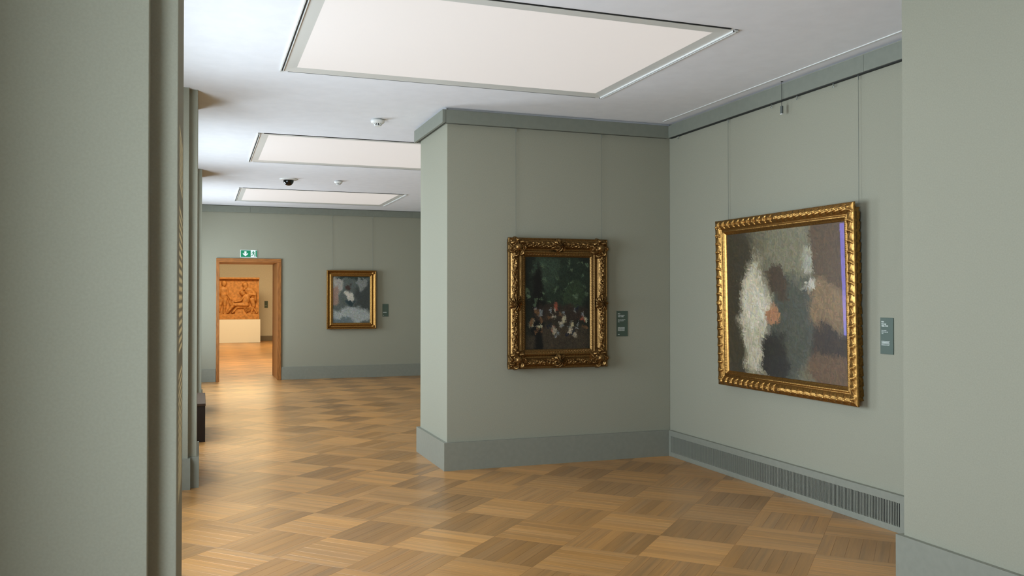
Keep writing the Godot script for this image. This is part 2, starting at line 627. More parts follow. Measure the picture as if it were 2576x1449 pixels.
# ================================================================ cornices, skirtings, rails
func build_trims() -> void:
	var b := 0.25
	var c0 := 3.11
	var c1 := 3.228
	# skirting of the wall stub, of the near stub, the end wall, the piers
	struct("baseboard_center", [
		[Vector3(2.047, 0, -8.575), Vector3(2.085, b, -7.512)],
		[Vector3(2.085, 0, -7.55), Vector3(4.318, b, -7.512)]], M.paint)
	struct("baseboard_near", [[Vector3(3.64, 0, -3.803), Vector3(4.318, b, -3.76)], [Vector3(3.6, 0, -3.803), Vector3(3.64, b, -2.77)]], M.paint)
	struct("baseboard_back", [
		[Vector3(WINX, 0, BACKZ - 0.01), Vector3(0.264, 0.24, BACKZ + 0.02)],
		[Vector3(1.424, 0, BACKZ - 0.01), Vector3(4.325, 0.24, BACKZ + 0.02)]], M.paint, 0.002)
	for i in PIERS.size():
		var p: Array = PIERS[i]
		struct("baseboard_pier", [
			[Vector3(p[0] - 0.02, 0, p[2] - 0.018), Vector3(p[0] + 0.018, b, p[1] + 0.018)],
			[Vector3(p[3] + 0.018, 0, p[1] - 0.02), Vector3(p[0] - 0.02, b, p[1] + 0.018)],
			[Vector3(p[3] - 0.02, 0, p[1] - 0.02), Vector3(p[3] + 0.018, b, p[4] + 0.018)],
			[Vector3(WINX, 0, p[4] - 0.02), Vector3(p[3] - 0.02, b, p[4] + 0.018)],
			[Vector3(WINX, 0, p[2] - 0.018), Vector3(p[0] - 0.02, b, p[2] + 0.01)]], M.paint)
	# cornices: a board hung below the ceiling, a rail slot in its underside
	var t := struct("trim_1", [[Vector3(2.045, c0, -7.56), Vector3(4.31, c1, -7.49)]], M.cornice, 0.0015)
	boxes("shadow_gap", [[Vector3(2.085, c1, -7.544), Vector3(4.34, CEIL, -7.53)]], M.ceiling, t)
	boxes("rail_slot", [[Vector3(2.06, c0 - 0.001, -7.523), Vector3(4.3, c0 + 0.01, -7.513)]], M.slot, t)
	t = struct("trim_2", [[Vector3(2.023, c0, -8.585), Vector3(2.06, c1, -7.49)]], M.cornice, 0.0015)
	boxes("rail_slot", [[Vector3(2.045, c0 - 0.001, -8.57), Vector3(2.055, c0 + 0.01, -7.51)]], M.slot, t)
	boxes("cornice_return", [[Vector3(2.06, c0, -8.585), Vector3(RWX, c1, -8.54)]], M.cornice, t, 0.0015)
	boxes("shadow_gap", [[Vector3(2.065, c1, -8.54), Vector3(2.079, CEIL, -7.53)]], M.ceiling, t)
	t = struct("trim_3", [[Vector3(4.307, c0, -7.49), Vector3(RWX, c1, -4.8265)]], M.cornice, 0.0015)
	boxes("cornice_board", [[Vector3(4.307, c0, -4.8250), Vector3(RWX, c1, -3.76)]], M.cornice, t, 0.0015)
	boxes("rail_slot", [[Vector3(4.318, c0 - 0.006, -7.49), Vector3(4.345, c0, -3.78)]], M.slot, t)
	t = struct("trim_4", [[Vector3(WINX, c0 + 0.012, BACKZ - 0.01), Vector3(0.86, c1 + 0.012, BACKZ + 0.03)]], M.cornice, 0.0015)
	boxes("cornice_board", [[Vector3(0.8615, c0 + 0.012, BACKZ - 0.01), Vector3(3.94, c1 + 0.012, BACKZ + 0.03)], [Vector3(3.9415, c0 + 0.012, BACKZ - 0.01), Vector3(RWX, c1 + 0.012, BACKZ + 0.03)]], M.cornice, t, 0.0015)
	# white lamp track on the ceiling along the picture wall
	t = struct("trim_5", [[Vector3(4.195, CEIL - 0.006, -7.4), Vector3(4.207, CEIL + 0.004, -3.79)]], M.white_metal)
	boxes("track_groove", [[Vector3(4.208, CEIL - 0.002, -7.36), Vector3(4.213, CEIL + 0.004, -3.8)]], M.sensor, t)
	# the picture wall's skirting is an air grille with upright slats
	var x0 := 4.318
	var g := struct("baseboard_right", [
		[Vector3(x0, 0.198, -7.512), Vector3(RWX + 0.01, b, -3.76)],
		[Vector3(x0, 0.0, -7.512), Vector3(RWX + 0.01, 0.043, -3.76)],
		[Vector3(x0, 0.04, -4.525), Vector3(RWX + 0.01, 0.2, -3.76)],
		[Vector3(x0, 0.04, -7.512), Vector3(RWX + 0.01, 0.2, -7.475)]], M.paint, 0.0015)
	boxes("grille_back", [[Vector3(RWX - 0.004, 0.04, -7.48), Vector3(RWX + 0.004, 0.2, -4.52)]], M.slot, g)
	var st := new_st()
	box(st, Vector3(-0.001, -0.078, -0.0034), Vector3(0.003, 0.078, 0.0034), 0.0006)
	var slat := done(st)
	var count := 203
	for k in count:
		var o := put("slat", slat, M.paint, g)
		o.position = Vector3(x0 + 0.003, 0.1205, lerpf(-7.468, -4.532, (k + 0.5) / count))
	# skirting of the plain lengths of the picture wall farther on
	struct("baseboard_side", [[Vector3(4.325, 0, BACKZ + 0.02), Vector3(RWX + 0.01, b, -8.55)]], M.paint, 0.002)


# ================================================================ luminous ceiling panels
func ceiling_panel(i: int) -> void:
	var p: Array = PANELS[i]
	var labels := ["luminous ceiling panel above the viewer, before the nearest window pier", "large luminous ceiling panel nearest the viewer, cut by the photo's top edge", "middle luminous ceiling panel, its end hidden behind the wall stub", "farthest luminous ceiling panel, closest to the wall with the doorway"]
	var t := thing("ceiling_light", labels[i], "ceiling light", Vector3(0, CEIL, 0), "luminous ceiling panels")
	var x0 := 0.55
	var x1 := 3.21
	var zn: float = p[0]
	var zf: float = p[1]
	var w := 0.115
	var up := 0.003
	boxes("diffuser", [[Vector3(x0 + w - 0.01, up, zf + w - 0.01), Vector3(x1 - w + 0.01, up + 0.01, zn - w + 0.01)]], M.diffuser, t)
	# border: four mitred boards that rise a little towards the glass
	var o := [Vector3(x0, -0.004, zf), Vector3(x1, -0.004, zf), Vector3(x1, -0.004, zn), Vector3(x0, -0.004, zn)]
	var n := [Vector3(x0 + w, up, zf + w), Vector3(x1 - w, up, zf + w), Vector3(x1 - w, up, zn - w), Vector3(x0 + w, up, zn - w)]
	for k in 4:
		var st := new_st()
		var l := (k + 1) % 4
		quad(st, o[k], o[l], n[l], n[k], Vector3.DOWN)
		quad(st, o[k], o[l], o[l] + Vector3(0, 0.02, 0), o[k] + Vector3(0, 0.02, 0), (o[k] + o[l]) / 2.0 - Vector3(1.88, 0, (zn + zf) / 2.0))
		quad(st, n[k] + Vector3(0, 0.012, 0), n[l] + Vector3(0, 0.012, 0), o[l] + Vector3(0, 0.02, 0), o[k] + Vector3(0, 0.02, 0), Vector3.UP)
		put("border_board", done(st), M.alu, t)
	# lamp tracks along both short sides: two lips and a dark groove
	for s in [[x0, 1.0], [x1, -1.0]]:
		var xx: float = s[0]
		var d: float = s[1]
		var tr := boxes("lamp_track", [
			[Vector3(minf(xx, xx + d * 0.009), -0.013, zf + 0.004), Vector3(maxf(xx, xx + d * 0.009), 0.002, zn - 0.004)],
			[Vector3(minf(xx + d * 0.021, xx + d * 0.027), -0.013, zf + 0.004), Vector3(maxf(xx + d * 0.021, xx + d * 0.027), 0.006, zn - 0.004)],
			[Vector3(minf(xx, xx + d * 0.027), -0.013, zn - 0.02), Vector3(maxf(xx, xx + d * 0.027), 0.002, zn)],
			[Vector3(minf(xx, xx + d * 0.027), -0.013, zf), Vector3(maxf(xx, xx + d * 0.027), 0.002, zf + 0.02)]], M.white_metal, t, 0.001)
		boxes("groove", [[Vector3(minf(xx + d * 0.009, xx + d * 0.021), -0.007, zf + 0.02), Vector3(maxf(xx + d * 0.009, xx + d * 0.021), 0.002, zn - 0.02)]], M.slot, tr)
	# dark joints along the long sides
	boxes("joint", [[Vector3(x0 + 0.06, -0.0055, zf - 0.006), Vector3(x1 - 0.06, 0.004, zf)]], M.sensor, t)
	boxes("joint", [[Vector3(x0 + 0.06, -0.0055, zn), Vector3(x1 - 0.06, 0.004, zn + 0.012)]], M.slot, t)


# ================================================================ windows, outside the frame
func build_windows() -> void:
	var n := 1
	for wn in WINDOWS:
		var z: float = wn[0]
		var hw: float = wn[1]
		var w := boxes("window_%d" % n, [
			[Vector3(-1.3, 0.7, z - hw), Vector3(-1.22, 0.76, z + hw)], [Vector3(-1.3, 2.44, z - hw), Vector3(-1.22, 2.5, z + hw)],
			[Vector3(-1.3, 0.76, z - hw), Vector3(-1.22, 2.44, z - hw + 0.06)], [Vector3(-1.3, 0.76, z + hw - 0.06), Vector3(-1.22, 2.44, z + hw)]], M.window_frame)
		w.set_meta("kind", "structure")
		boxes("roller_blind", [[Vector3(-1.206, 0.702, z - hw + 0.002), Vector3(-1.2, 2.498, z + hw - 0.002)]], M.blind, w)
		n += 1
	# the side window with its slatted blind
	var s := boxes("window_5", [
		[Vector3(4.42, 1.62, -0.31), Vector3(4.48, 1.66, 0.31)], [Vector3(4.42, 2.91, -0.31), Vector3(4.48, 2.95, 0.31)],
		[Vector3(4.42, 2.09, -0.31), Vector3(4.48, 2.135, 0.31)], [Vector3(4.42, 2.64, -0.31), Vector3(4.48, 2.685, 0.31)],
		[Vector3(4.42, 1.62, -0.31), Vector3(4.48, 2.95, -0.29)], [Vector3(4.42, 1.62, 0.29), Vector3(4.48, 2.95, 0.62)], [Vector3(4.42, 2.95, -0.31), Vector3(4.48, 3.05, 0.62)]], M.window_frame)
	s.set_meta("kind", "structure")
	var st := new_st()
	var y := 1.64
	while y < 2.93:
		var a := Vector3(4.375, y - 0.0085, 0)
		var b := Vector3(4.4, y + 0.0085, 0)
		var e := Vector3(0, 0, 0.305)
		var h := Vector3(0, 0.0008, 0)
		quad(st, a - e + h, a + e + h, b + e + h, b - e + h, Vector3.UP)
		quad(st, a - e - h, a + e - h, b + e - h, b - e - h, Vector3.DOWN)
		y += 0.029
	var sl := put("blind_slats", done(st), M.slat, s)
	sl.set_meta("kind", "stuff")


# ================================================================ doorway
func build_door() -> void:
	var z := BACKZ
	var d := boxes("door_1", [[Vector3(0.321, 2.2, z - 1.09), Vector3(1.348, 2.235, z - 0.005)]], M.timber_across, null, 0.002)
	d.set_meta("kind", "structure")
	boxes("jamb_lining", [[Vector3(0.29, 0, z - 1.09), Vector3(0.321, 2.235, z - 0.005)]], M.timber, d, 0.002)
	boxes("jamb_lining", [[Vector3(1.36, 0, z - 1.09), Vector3(1.39, 2.235, z - 0.005)]], M.timber, d, 0.002)
	boxes("casing", [[Vector3(0.266, 0, z - 0.01), Vector3(0.323, 2.2, z + 0.03)]], M.timber, d, 0.003)
	boxes("casing", [[Vector3(1.352, 0, z - 0.01), Vector3(1.423, 2.2, z + 0.03)]], M.timber, d, 0.003)
	boxes("head_casing", [[Vector3(0.266, 2.2, z - 0.01), Vector3(1.423, 2.272, z + 0.03)]], M.timber_across, d, 0.003)
	boxes("casing", [[Vector3(0.25, 0, z - 1.115), Vector3(0.323, 2.27, z - 1.08)]], M.timber, d, 0.003)
	boxes("casing", [[Vector3(1.352, 0, z - 1.115), Vector3(1.423, 2.27, z - 1.08)]], M.timber, d, 0.003)


# ================================================================ the warm room beyond
func build_far_room() -> void:
	struct("wall_far", [[Vector3(-3.0, 0, -33.0), Vector3(6.0, 4.0, -32.2)]], M.beige)
	struct("wall_far_side", [[Vector3(-3.4, 0, -33.0), Vector3(-3.0, 4.0, -17.95)]], M.beige)
	struct("wall_far_side", [[Vector3(6.0, 0, -33.0), Vector3(6.4, 4.0, -17.95)]], M.beige)
	struct("wall_far_front", [[Vector3(-3.0, 0, -17.96), Vector3(0.29, 4.0, -17.9)], [Vector3(1.39, 0, -17.96), Vector3(6.0, 4.0, -17.9)], [Vector3(0.29, 2.235, -17.96), Vector3(1.39, 4.0, -17.9)]], M.beige)
	struct("ceiling_far", [[Vector3(-3.4, 4.0, -33.0), Vector3(6.4, 4.3, -17.9)]], M.ceiling)
	struct("baseboard_far", [[Vector3(-3.0, 0, -32.21), Vector3(6.0, 0.18, -32.17)]], M.far_base, 0.002)
	var labels := ["warm ceiling lamp panel nearer the doorway in the room beyond", "warm ceiling lamp panel above the terracotta relief in the room beyond"]
	for i in 2:
		var z: float = [-21.5, -28.0][i]
		var t := thing("ceiling_lamp", labels[i], "ceiling light", Vector3(1.2, 4.0, z), "warm lamps of the room beyond")
		boxes("frame", [[Vector3(-1.36, -0.06, -1.16), Vector3(-1.3, 0.0, 1.16)], [Vector3(1.3, -0.06, -1.16), Vector3(1.36, 0.0, 1.16)], [Vector3(-1.3, -0.06, -1.16), Vector3(1.3, 0.0, -1.1)], [Vector3(-1.3, -0.06, 1.1), Vector3(1.3, 0.0, 1.16)]], M.white_metal, t)
		boxes("diffuser", [[Vector3(-1.3, -0.05, -1.1), Vector3(1.3, -0.04, 1.1)]], M.warm_diffuser, t)
	var pl := boxes("plinth", [[Vector3(-0.1, 0, -31.75), Vector3(1.93, 0.795, -31.0)]], M.plinth, null, 0.006)
	tag(pl, "plain white plinth block carrying the terracotta relief beyond the doorway", "plinth")
	build_relief()


func build_relief() -> void:
	# the slab stands on the plinth; figures as soft capsules, coordinates in centimetres-like units of the slab
	var caps := []   # [ax, ay, ar, bx, by, br, height]
	var add := func(ax, ay, ar, bx, by, br, hh): caps.append([ax, ay, ar, bx, by, br, hh])
	# standing youth
	add.call(258, 430, 22, 257, 448, 18, 0.1)
	add.call(250, 470, 14, 252, 480, 16, 0.07)
	add.call(232, 492, 20, 272, 492, 20, 0.085)
	add.call(250, 500, 36, 252, 562, 27, 0.1)
	add.call(266, 570, 22, 264, 640, 16, 0.09)
	add.call(264, 640, 15, 258, 712, 10, 0.075)
	add.call(258, 718, 9, 280, 724, 7, 0.07)
	add.call(236, 572, 20, 222, 640, 15, 0.075)
	add.call(222, 640, 14, 208, 716, 10, 0.065)
	add.call(206, 720, 9, 220, 726, 7, 0.06)
	add.call(222, 492, 13, 206, 545, 10, 0.07)
	add.call(206, 545, 10, 216, 600, 8, 0.06)
	add.call(284, 494, 13, 292, 548, 10, 0.07)
	add.call(292, 548, 10, 318, 585, 8, 0.06)
	# old man behind, supporting
	add.call(452, 448, 24, 458, 470, 20, 0.11)
	add.call(446, 480, 14, 440, 494, 9, 0.1)
	add.call(480, 500, 34, 528, 545, 32, 0.1)
	add.call(505, 500, 26, 540, 535, 20, 0.11)
	add.call(520, 590, 26, 532, 650, 17, 0.09)
	add.call(532, 650, 16, 512, 712, 10, 0.075)
	add.call(512, 716, 9, 530, 722, 8, 0.07)
	add.call(545, 560, 14, 552, 600, 11, 0.1)
	add.call(540, 680, 9, 560, 712, 12, 0.05)
	# seated figure
	add.call(424, 522, 22, 432, 536, 20, 0.13)
	add.call(460, 556, 22, 500, 546, 18, 0.13)
	add.call(466, 570, 34, 452, 625, 30, 0.14)
	add.call(462, 638, 26, 345, 638, 18, 0.14)
	add.call(345, 640, 18, 290, 712, 11, 0.13)
	add.call(290, 716, 9, 262, 724, 8, 0.1)
	add.call(440, 655, 20, 378, 664, 15, 0.1)
	add.call(378, 664, 15, 336, 714, 10, 0.09)
	add.call(442, 560, 13, 412, 600, 11, 0.13)
	add.call(412, 600, 11, 356, 612, 8, 0.13)
	add.call(490, 538, 15, 546, 545, 12, 0.14)
	add.call(546, 545, 12, 548, 596, 9, 0.13)
	# drapery folds and seat
	for k in 5:
		add.call(440 + k * 14, 664, 6, 466 + k * 9, 712 - k * 5, 5, 0.11)
	add.call(300, 520, 5, 330, 590, 6, 0.035)
	add.call(318, 590, 7, 322, 640, 7, 0.06)
	add.call(290, 560, 5, 318, 650, 6, 0.04)
	var s := 0.00352
	var wide := 522.0        # slab from 60 to 582 in the same units
	var tall := 398.0        # 380 .. 778
	var f := FastNoiseLite.new()
	f.seed = 5
	f.frequency = 0.03
	var height := func(X: float, Y: float) -> float:
		var h := 0.0
		for c in caps:
			var pa := Vector2(X - c[0], Y - c[1])
			var ba := Vector2(c[3] - c[0], c[4] - c[1])
			var k := clampf(pa.dot(ba) / maxf(ba.length_squared(), 1e-6), 0.0, 1.0)
			var r: float = lerpf(c[2], c[5], k)
			var dd := (pa - ba * k).length() / r
			if dd < 1.0:
				h = maxf(h, c[6] * 0.35 + c[6] * 0.65 * sqrt(1.0 - dd * dd))
			elif dd < 1.25:
				h = maxf(h, c[6] * 0.35 * (1.25 - dd) / 0.25)
		if X > 356 and X < 512 and Y > 658 and Y < 730:
			h = maxf(h, 0.055)
		if Y > 728:
			h = maxf(h, 0.1)                      # ledge the figures stand on
		if Y < 398:
			h = maxf(h, 0.09)                     # moulding above
		return h + 0.006 * f.get_noise_2d(X, Y)
	var t := thing("relief_sculpture", "terracotta relief slab with nude figures, standing on the white plinth", "relief", Vector3(1.887, 0.8, -31.12))
	var face := grid(220, 170, func(u, v):
		var X: float = 60.0 + wide * u
		var Y: float = 778.0 - tall * v
		return Vector3((X - 582.0) * s, (778.0 - Y) * 0.00356, height.call(X, Y)))
	put("carved_face", face, M.terracotta, t)
	boxes("slab", [[Vector3(-wide * s, 0, -0.14), Vector3(0, tall * 0.00356, 0.002)]], M.terracotta, t, 0.004)
	boxes("top_moulding", [[Vector3(-wide * s - 0.01, tall * 0.00356 - 0.045, -0.14), Vector3(0.012, tall * 0.00356 + 0.012, 0.12)]], M.terracotta, t, 0.01)
	boxes("foot_ledge", [[Vector3(-wide * s - 0.005, -0.003, -0.14), Vector3(0.006, 0.15, 0.115)]], M.terracotta, t, 0.01)


# ================================================================ pictures
# one mitred rail: x along the side, y inwards from the outer edge, z out from the wall
func rail(L: float, prof: Array, orn: Callable, per_metre: int) -> ArrayMesh:
	var nu := int(L * per_metre)
	var nv := prof.size() - 1
	return grid(nu, nv, func(u, v):
		var p: Vector2 = prof[int(round(v * nv))]
		var half := L / 2.0 - p.x
		var s: float = (u * 2.0 - 1.0) * half
		var h: float = p.y
		if h > 0.045 or p.x > 0.02:
			h += orn.call(s, p.x, L)
		return Vector3(s, p.x, h))


# fills a coarse profile [inset, height] with rows about step apart
func dense(coarse: Array, step: float) -> Array:
	var out := []
	for k in coarse.size() - 1:
		var a: Vector2 = coarse[k]
		var b: Vector2 = coarse[k + 1]
		var n := maxi(1, int(ceil(a.distance_to(b) / step)))
		for i in n:
			out.append(a.lerp(b, float(i) / n))
	out.append(coarse[-1])
	return out


func add_frame(t: Node3D, w: float, h: float, prof: Array, orn: Callable, m: Material, per_metre: int) -> void:
	var horizontal := rail(w, prof, orn, per_metre)
	var vertical := rail(h, prof, orn, per_metre)
	for k in 4:
		var o := put("frame_rail", horizontal if k % 2 == 0 else vertical, m, t)
		var turn := Basis(Vector3.BACK, [0.0, PI / 2, PI, -PI / 2][k])
		var at: Vector3 = [Vector3(0, -h / 2, 0), Vector3(w / 2, 0, 0), Vector3(0, h / 2, 0), Vector3(-w / 2, 0, 0)][k]
		o.transform = Transform3D(turn, at)


# a round carved ornament, z outwards
func boss(R: float, f: Callable) -> ArrayMesh:
	return grid(48, 12, func(u, v):
		var a: float = u * TAU
		var r: float = (1.0 - v) * R
		var rr: float = r * (1.0 + 0.12 * cos(7.0 * a) * (1.0 - v))
		return Vector3(cos(a) * rr, sin(a) * rr, f.call(r / R, a)), true)


# loose brushwork over a field of soft colour masses: [u, v, ru, rv, r, g, b]
func brush_canvas(w: int, h: int, base: Color, masses: Array, strokes: int, jitter: float, length: float, sd: int) -> ImageTexture:
	var r := RandomNumberGenerator.new()
	r.seed = sd
	var data := PackedByteArray()
	data.resize(w * h * 3)
	var warp := FastNoiseLite.new()
	warp.seed = sd
	warp.frequency = 3.0
	warp.fractal_octaves = 3
	for k in range(-1600, strokes):
		var u := r.randf()
		var v := r.randf()
		if k < 0:                                  # under-painting: a close grid of broad strokes
			u = ((k + 1600) % 40 + 0.5) / 40.0
			v = ((k + 1600) / 40 + 0.5) / 40.0
		var wu := u + 0.075 * warp.get_noise_2d(u, v)
		var wv := v + 0.1 * warp.get_noise_2d(u + 9.0, v)
		var c := Vector3(base.r, base.g, base.b)
		for m in masses:
			var d := Vector2((wu - m[0]) / m[2], (wv - m[1]) / m[3]).length() + r.randf_range(-0.06, 0.06)
			if d < 1.0:
				c = c.lerp(Vector3(m[4], m[5], m[6]) / 255.0, clampf((1.0 - d) * 4.0, 0.0, 1.0))
		var b := 1.0 + r.randf_range(-jitter, jitter)
		c = Vector3(c.x * b * (1.0 + r.randf_range(-0.05, 0.05)), c.y * b, c.z * b * (1.0 + r.randf_range(-0.07, 0.07)))
		var L := length * w * r.randf_range(0.5, 1.3) * (1.6 if k < strokes / 4 else 0.8)
		var T := L * r.randf_range(0.18, 0.34)
		if k < 0:
			L = w * 0.036
			T = L
		var a := r.randf_range(-0.5, 0.5) + (PI / 2 if r.randf() < 0.6 else 0.3)
		var ca := cos(a)
		var sa := sin(a)
		var cx := u * w
		var cy := v * h
		var reach := int(L) + 1
		for y in range(maxi(0, int(cy) - reach), mini(h, int(cy) + reach + 1)):
			for x in range(maxi(0, int(cx) - reach), mini(w, int(cx) + reach + 1)):
				var dx := x - cx
				var dy := y - cy
				var p := (dx * ca + dy * sa) / L
				var q := (-dx * sa + dy * ca) / T
				if p * p + q * q < 1.0:
					var at := (y * w + x) * 3
					var e := 1.0 + 0.07 * sin(q * 9.0 + k)
					data[at] = clampi(int(c.x * e * 255.0), 0, 255)
					data[at + 1] = clampi(int(c.y * e * 255.0), 0, 255)
					data[at + 2] = clampi(int(c.z * e * 255.0), 0, 255)
	return ImageTexture.create_from_image(Image.create_from_data(w, h, false, Image.FORMAT_RGB8, data))


func canvas_mesh(w: float, h: float, z: float) -> ArrayMesh:
	return grid(1, 1, func(u, v): return Vector3((u - 0.5) * w, (v - 0.5) * h, z))


func add_canvas(t: Node3D, w: float, h: float, z: float, tex: ImageTexture, rough: float) -> void:
	var m := mat(Color.WHITE, rough, 0.0, 0.4)
	m.albedo_texture = tex
	m.uv1_scale = Vector3(1, -1, 1)
	put("canvas", canvas_mesh(w, h, z), m, t)


func build_paintings() -> void:
	# --- the large picture on the picture wall
	var w := 1.705
	var h := 1.42
	var t := thing("framed_painting", "largest gilt-framed painting, pale, olive and brown, on the wall above the grille", "painting", Vector3(RWX - 0.024, 1.504, -5.7025))
	t.basis = Basis(Vector3.UP, -PI / 2 + 0.004) * Basis(Vector3.RIGHT, 0.022)   # hangs leaning forward a little
	var prof := dense([Vector2(0.034, 0.0), Vector2(0.034, 0.03), Vector2(0.03, 0.036), Vector2(0.022, 0.05), Vector2(0.02, 0.058), Vector2(0.0, 0.064), Vector2(0.0, 0.078), Vector2(0.012, 0.085), Vector2(0.03, 0.095), Vector2(0.052, 0.092), Vector2(0.072, 0.076), Vector2(0.08, 0.066), Vector2(0.088, 0.067), Vector2(0.094, 0.07), Vector2(0.104, 0.068), Vector2(0.112, 0.06), Vector2(0.126, 0.052), Vector2(0.128, 0.046)], 0.006)
	var leaf := func(s: float, d: float, L: float) -> float:
		if d > 0.006 and d < 0.078:
			var k := (d - 0.006) / 0.072
			var e := sin(PI * k)
			var row := absf(s) / 0.072 + 1.1 * (k - 0.5) * (k - 0.5)
			var f := fposmod(row, 1.0)
			var l := (1.0 - f) * (0.55 + 0.45 * sin(PI * minf(1.0, f * 3.0)))
			var rib := absf(sin(TAU * 2.0 * (k + 0.35 * f)))
			return e * (0.021 * l * (0.62 + 0.38 * rib) - 0.009)
		if d > 0.088 and d < 0.106:
			return 0.0035 * absf(sin(PI * s / 0.014))
		return 0.0
	add_frame(t, w, h, prof, leaf, M.gold, 200)
	var bx := new_st()
	box(bx, Vector3(-w / 2 + 0.04, -h / 2 + 0.04, 0.002), Vector3(w / 2 - 0.04, h / 2 - 0.04, 0.03))
	put("backing_board", done(bx), M.backing, t)
	var tex := brush_canvas(560, 460, Color8(104, 98, 76), [
		[0.1, 0.5, 0.2, 0.9, 66, 60, 44], [0.62, 0.12, 0.3, 0.25, 118, 112, 88], [0.9, 0.18, 0.2, 0.35, 88, 70, 46],
		[0.8, 0.52, 0.3, 0.14, 126, 102, 70], [0.85, 0.74, 0.25, 0.16, 58, 47, 32], [0.88, 0.92, 0.22, 0.14, 98, 76, 52],
		[0.26, 0.62, 0.17, 0.46, 178, 168, 142], [0.24, 0.5, 0.1, 0.2, 196, 186, 160], [0.56, 0.66, 0.2, 0.42, 74, 74, 60], [0.48, 0.36, 0.1, 0.12, 72, 58, 40],
		[0.42, 0.86, 0.14, 0.16, 46, 43, 34], [0.72, 0.42, 0.06, 0.05, 178, 170, 150], [0.7, 0.24, 0.05, 0.1, 150, 146, 124], [0.4, 0.56, 0.06, 0.09, 158, 112, 78]], 9000, 0.1, 0.022, 3)
	add_canvas(t, w - 0.25, h - 0.25, 0.046, tex, 0.45)
	put("glazing", canvas_mesh(w - 0.252, h - 0.252, 0.051), M.glass, t)
	# --- the picture on the wall stub
	w = 1.0
	h = 1.205
	t = thing("framed_painting", "dark green painting in a richly carved gilt frame with corner bosses, on the wall stub", "painting", Vector3(3.137, 1.496, -7.539))
	prof = dense([Vector2(0.012, 0.0), Vector2(0.012, 0.04), Vector2(0.0, 0.05), Vector2(0.0, 0.066), Vector2(0.008, 0.074), Vector2(0.016, 0.07), Vector2(0.024, 0.072), Vector2(0.034, 0.082), Vector2(0.05, 0.093), Vector2(0.066, 0.096), Vector2(0.082, 0.09), Vector2(0.094, 0.074), Vector2(0.1, 0.064), Vector2(0.112, 0.06), Vector2(0.124, 0.068), Vector2(0.134, 0.07), Vector2(0.144, 0.064), Vector2(0.152, 0.062), Vector2(0.158, 0.064), Vector2(0.166, 0.056), Vector2(0.174, 0.05), Vector2(0.176, 0.044)], 0.0045)
	var fn := FastNoiseLite.new()
	fn.seed = 12
	fn.frequency = 0.02
	fn.fractal_octaves = 2
	var arab := func(s: float, d: float, L: float) -> float:
		if d > 0.002 and d < 0.014:
			return 0.003 * absf(sin(PI * s / 0.011))
		if d > 0.03 and d < 0.094:
			var k := (d - 0.03) / 0.064
			var e := sin(PI * k)
			var q := s / 0.038
			var curl := sin(TAU * q * 0.5 + 4.5 * sin(PI * k)) * cos(TAU * (k * 1.4 - q * 0.25))
			return e * (0.011 * curl + 0.013 * fn.get_noise_2d(s * 2600.0, d * 2600.0))
		if d > 0.148 and d < 0.164:
			return 0.003 * sin(TAU * (s / 0.016 + d / 0.02))
		return 0.0
	add_frame(t, w, h, prof, arab, M.antique, 300)
	var corner := boss(0.092, func(k, a):
		if k < 0.4:
			return 0.102 + 0.036 * sqrt(maxf(0.0, 1.0 - (k / 0.4) * (k / 0.4)))
		if k < 0.5:
			return 0.094 + 0.016 * sin(PI * (k - 0.4) / 0.1)
		return 0.086 + 0.03 * sin(PI * clampf((k - 0.5) / 0.46, 0, 1)) * (0.5 + 0.5 * cos(8.0 * a + 9.0 * k)) - (0.04 if k > 0.97 else 0.0))
	for sx in [-1.0, 1.0]:
		for sy in [-1.0, 1.0]:
			var o := put("corner_boss", corner, M.antique, t)
			o.position = Vector3(sx * (w / 2 - 0.088), sy * (h / 2 - 0.088), 0)
	var shell := boss(0.078, func(k, a):
		return 0.084 + 0.036 * sqrt(maxf(0.0, 1.0 - k * k)) * (0.6 + 0.4 * cos(9.0 * a + 7.0 * k)) + (0.016 if k < 0.3 else 0.0))
	for q in [[0.0, 1.0], [0.0, -1.0], [1.0, 0.0], [-1.0, 0.0]]:
		var o := put("cartouche", shell, M.antique, t)
		o.position = Vector3(q[0] * (w / 2 - 0.068), q[1] * (h / 2 - 0.068), 0)
		o.scale = Vector3(1.0 if q[0] == 0.0 else 0.8, 0.8 if q[0] == 0.0 else 1.0, 1.0)
	bx = new_st()
	box(bx, Vector3(-w / 2 + 0.03, -h / 2 + 0.03, 0.002), Vector3(w / 2 - 0.03, h / 2 - 0.03, 0.03))
	put("backing_board", done(bx), M.backing, t)
	var spots := [[0.6, 0.3, 0.5, 0.4, 34, 44, 33], [0.3, 0.15, 0.25, 0.2, 48, 60, 46], [0.75, 0.42, 0.2, 0.15, 44, 56, 38], [0.5, 0.9, 0.6, 0.2, 58, 50, 38], [0.2, 0.6, 0.1, 0.6, 17, 17, 14], [0.55, 0.62, 0.5, 0.12, 46, 38, 30]]
	var sr := RandomNumberGenerator.new()
	sr.seed = 77
	var tones := [[150, 140, 118], [128, 70, 52], [30, 34, 42], [110, 112, 108], [96, 70, 46], [160, 150, 120]]
	for k in 46:
		var c: Array = tones[sr.randi() % 6]
		spots.append([sr.randf_range(0.05, 0.95), sr.randf_range(0.52, 0.86), sr.randf_range(0.015, 0.05), sr.randf_range(0.02, 0.045), c[0], c[1], c[2]])
	for k in 26:
		spots.append([sr.randf(), sr.randf_range(0.02, 0.5), sr.randf_range(0.02, 0.05), sr.randf_range(0.015, 0.03), 74, 88, 66])
	tex = brush_canvas(400, 540, Color8(26, 31, 24), spots, 9000, 0.22, 0.02, 5)
	add_canvas(t, w - 0.345, h - 0.345, 0.046, tex, 0.5)
	# --- the picture on the end wall
	w = 0.953
	h = 1.13
	t = thing("framed_painting", "small grey and white painting in a plain gold frame beside the doorway", "painting", Vector3(2.736, 1.505, BACKZ + 0.004))
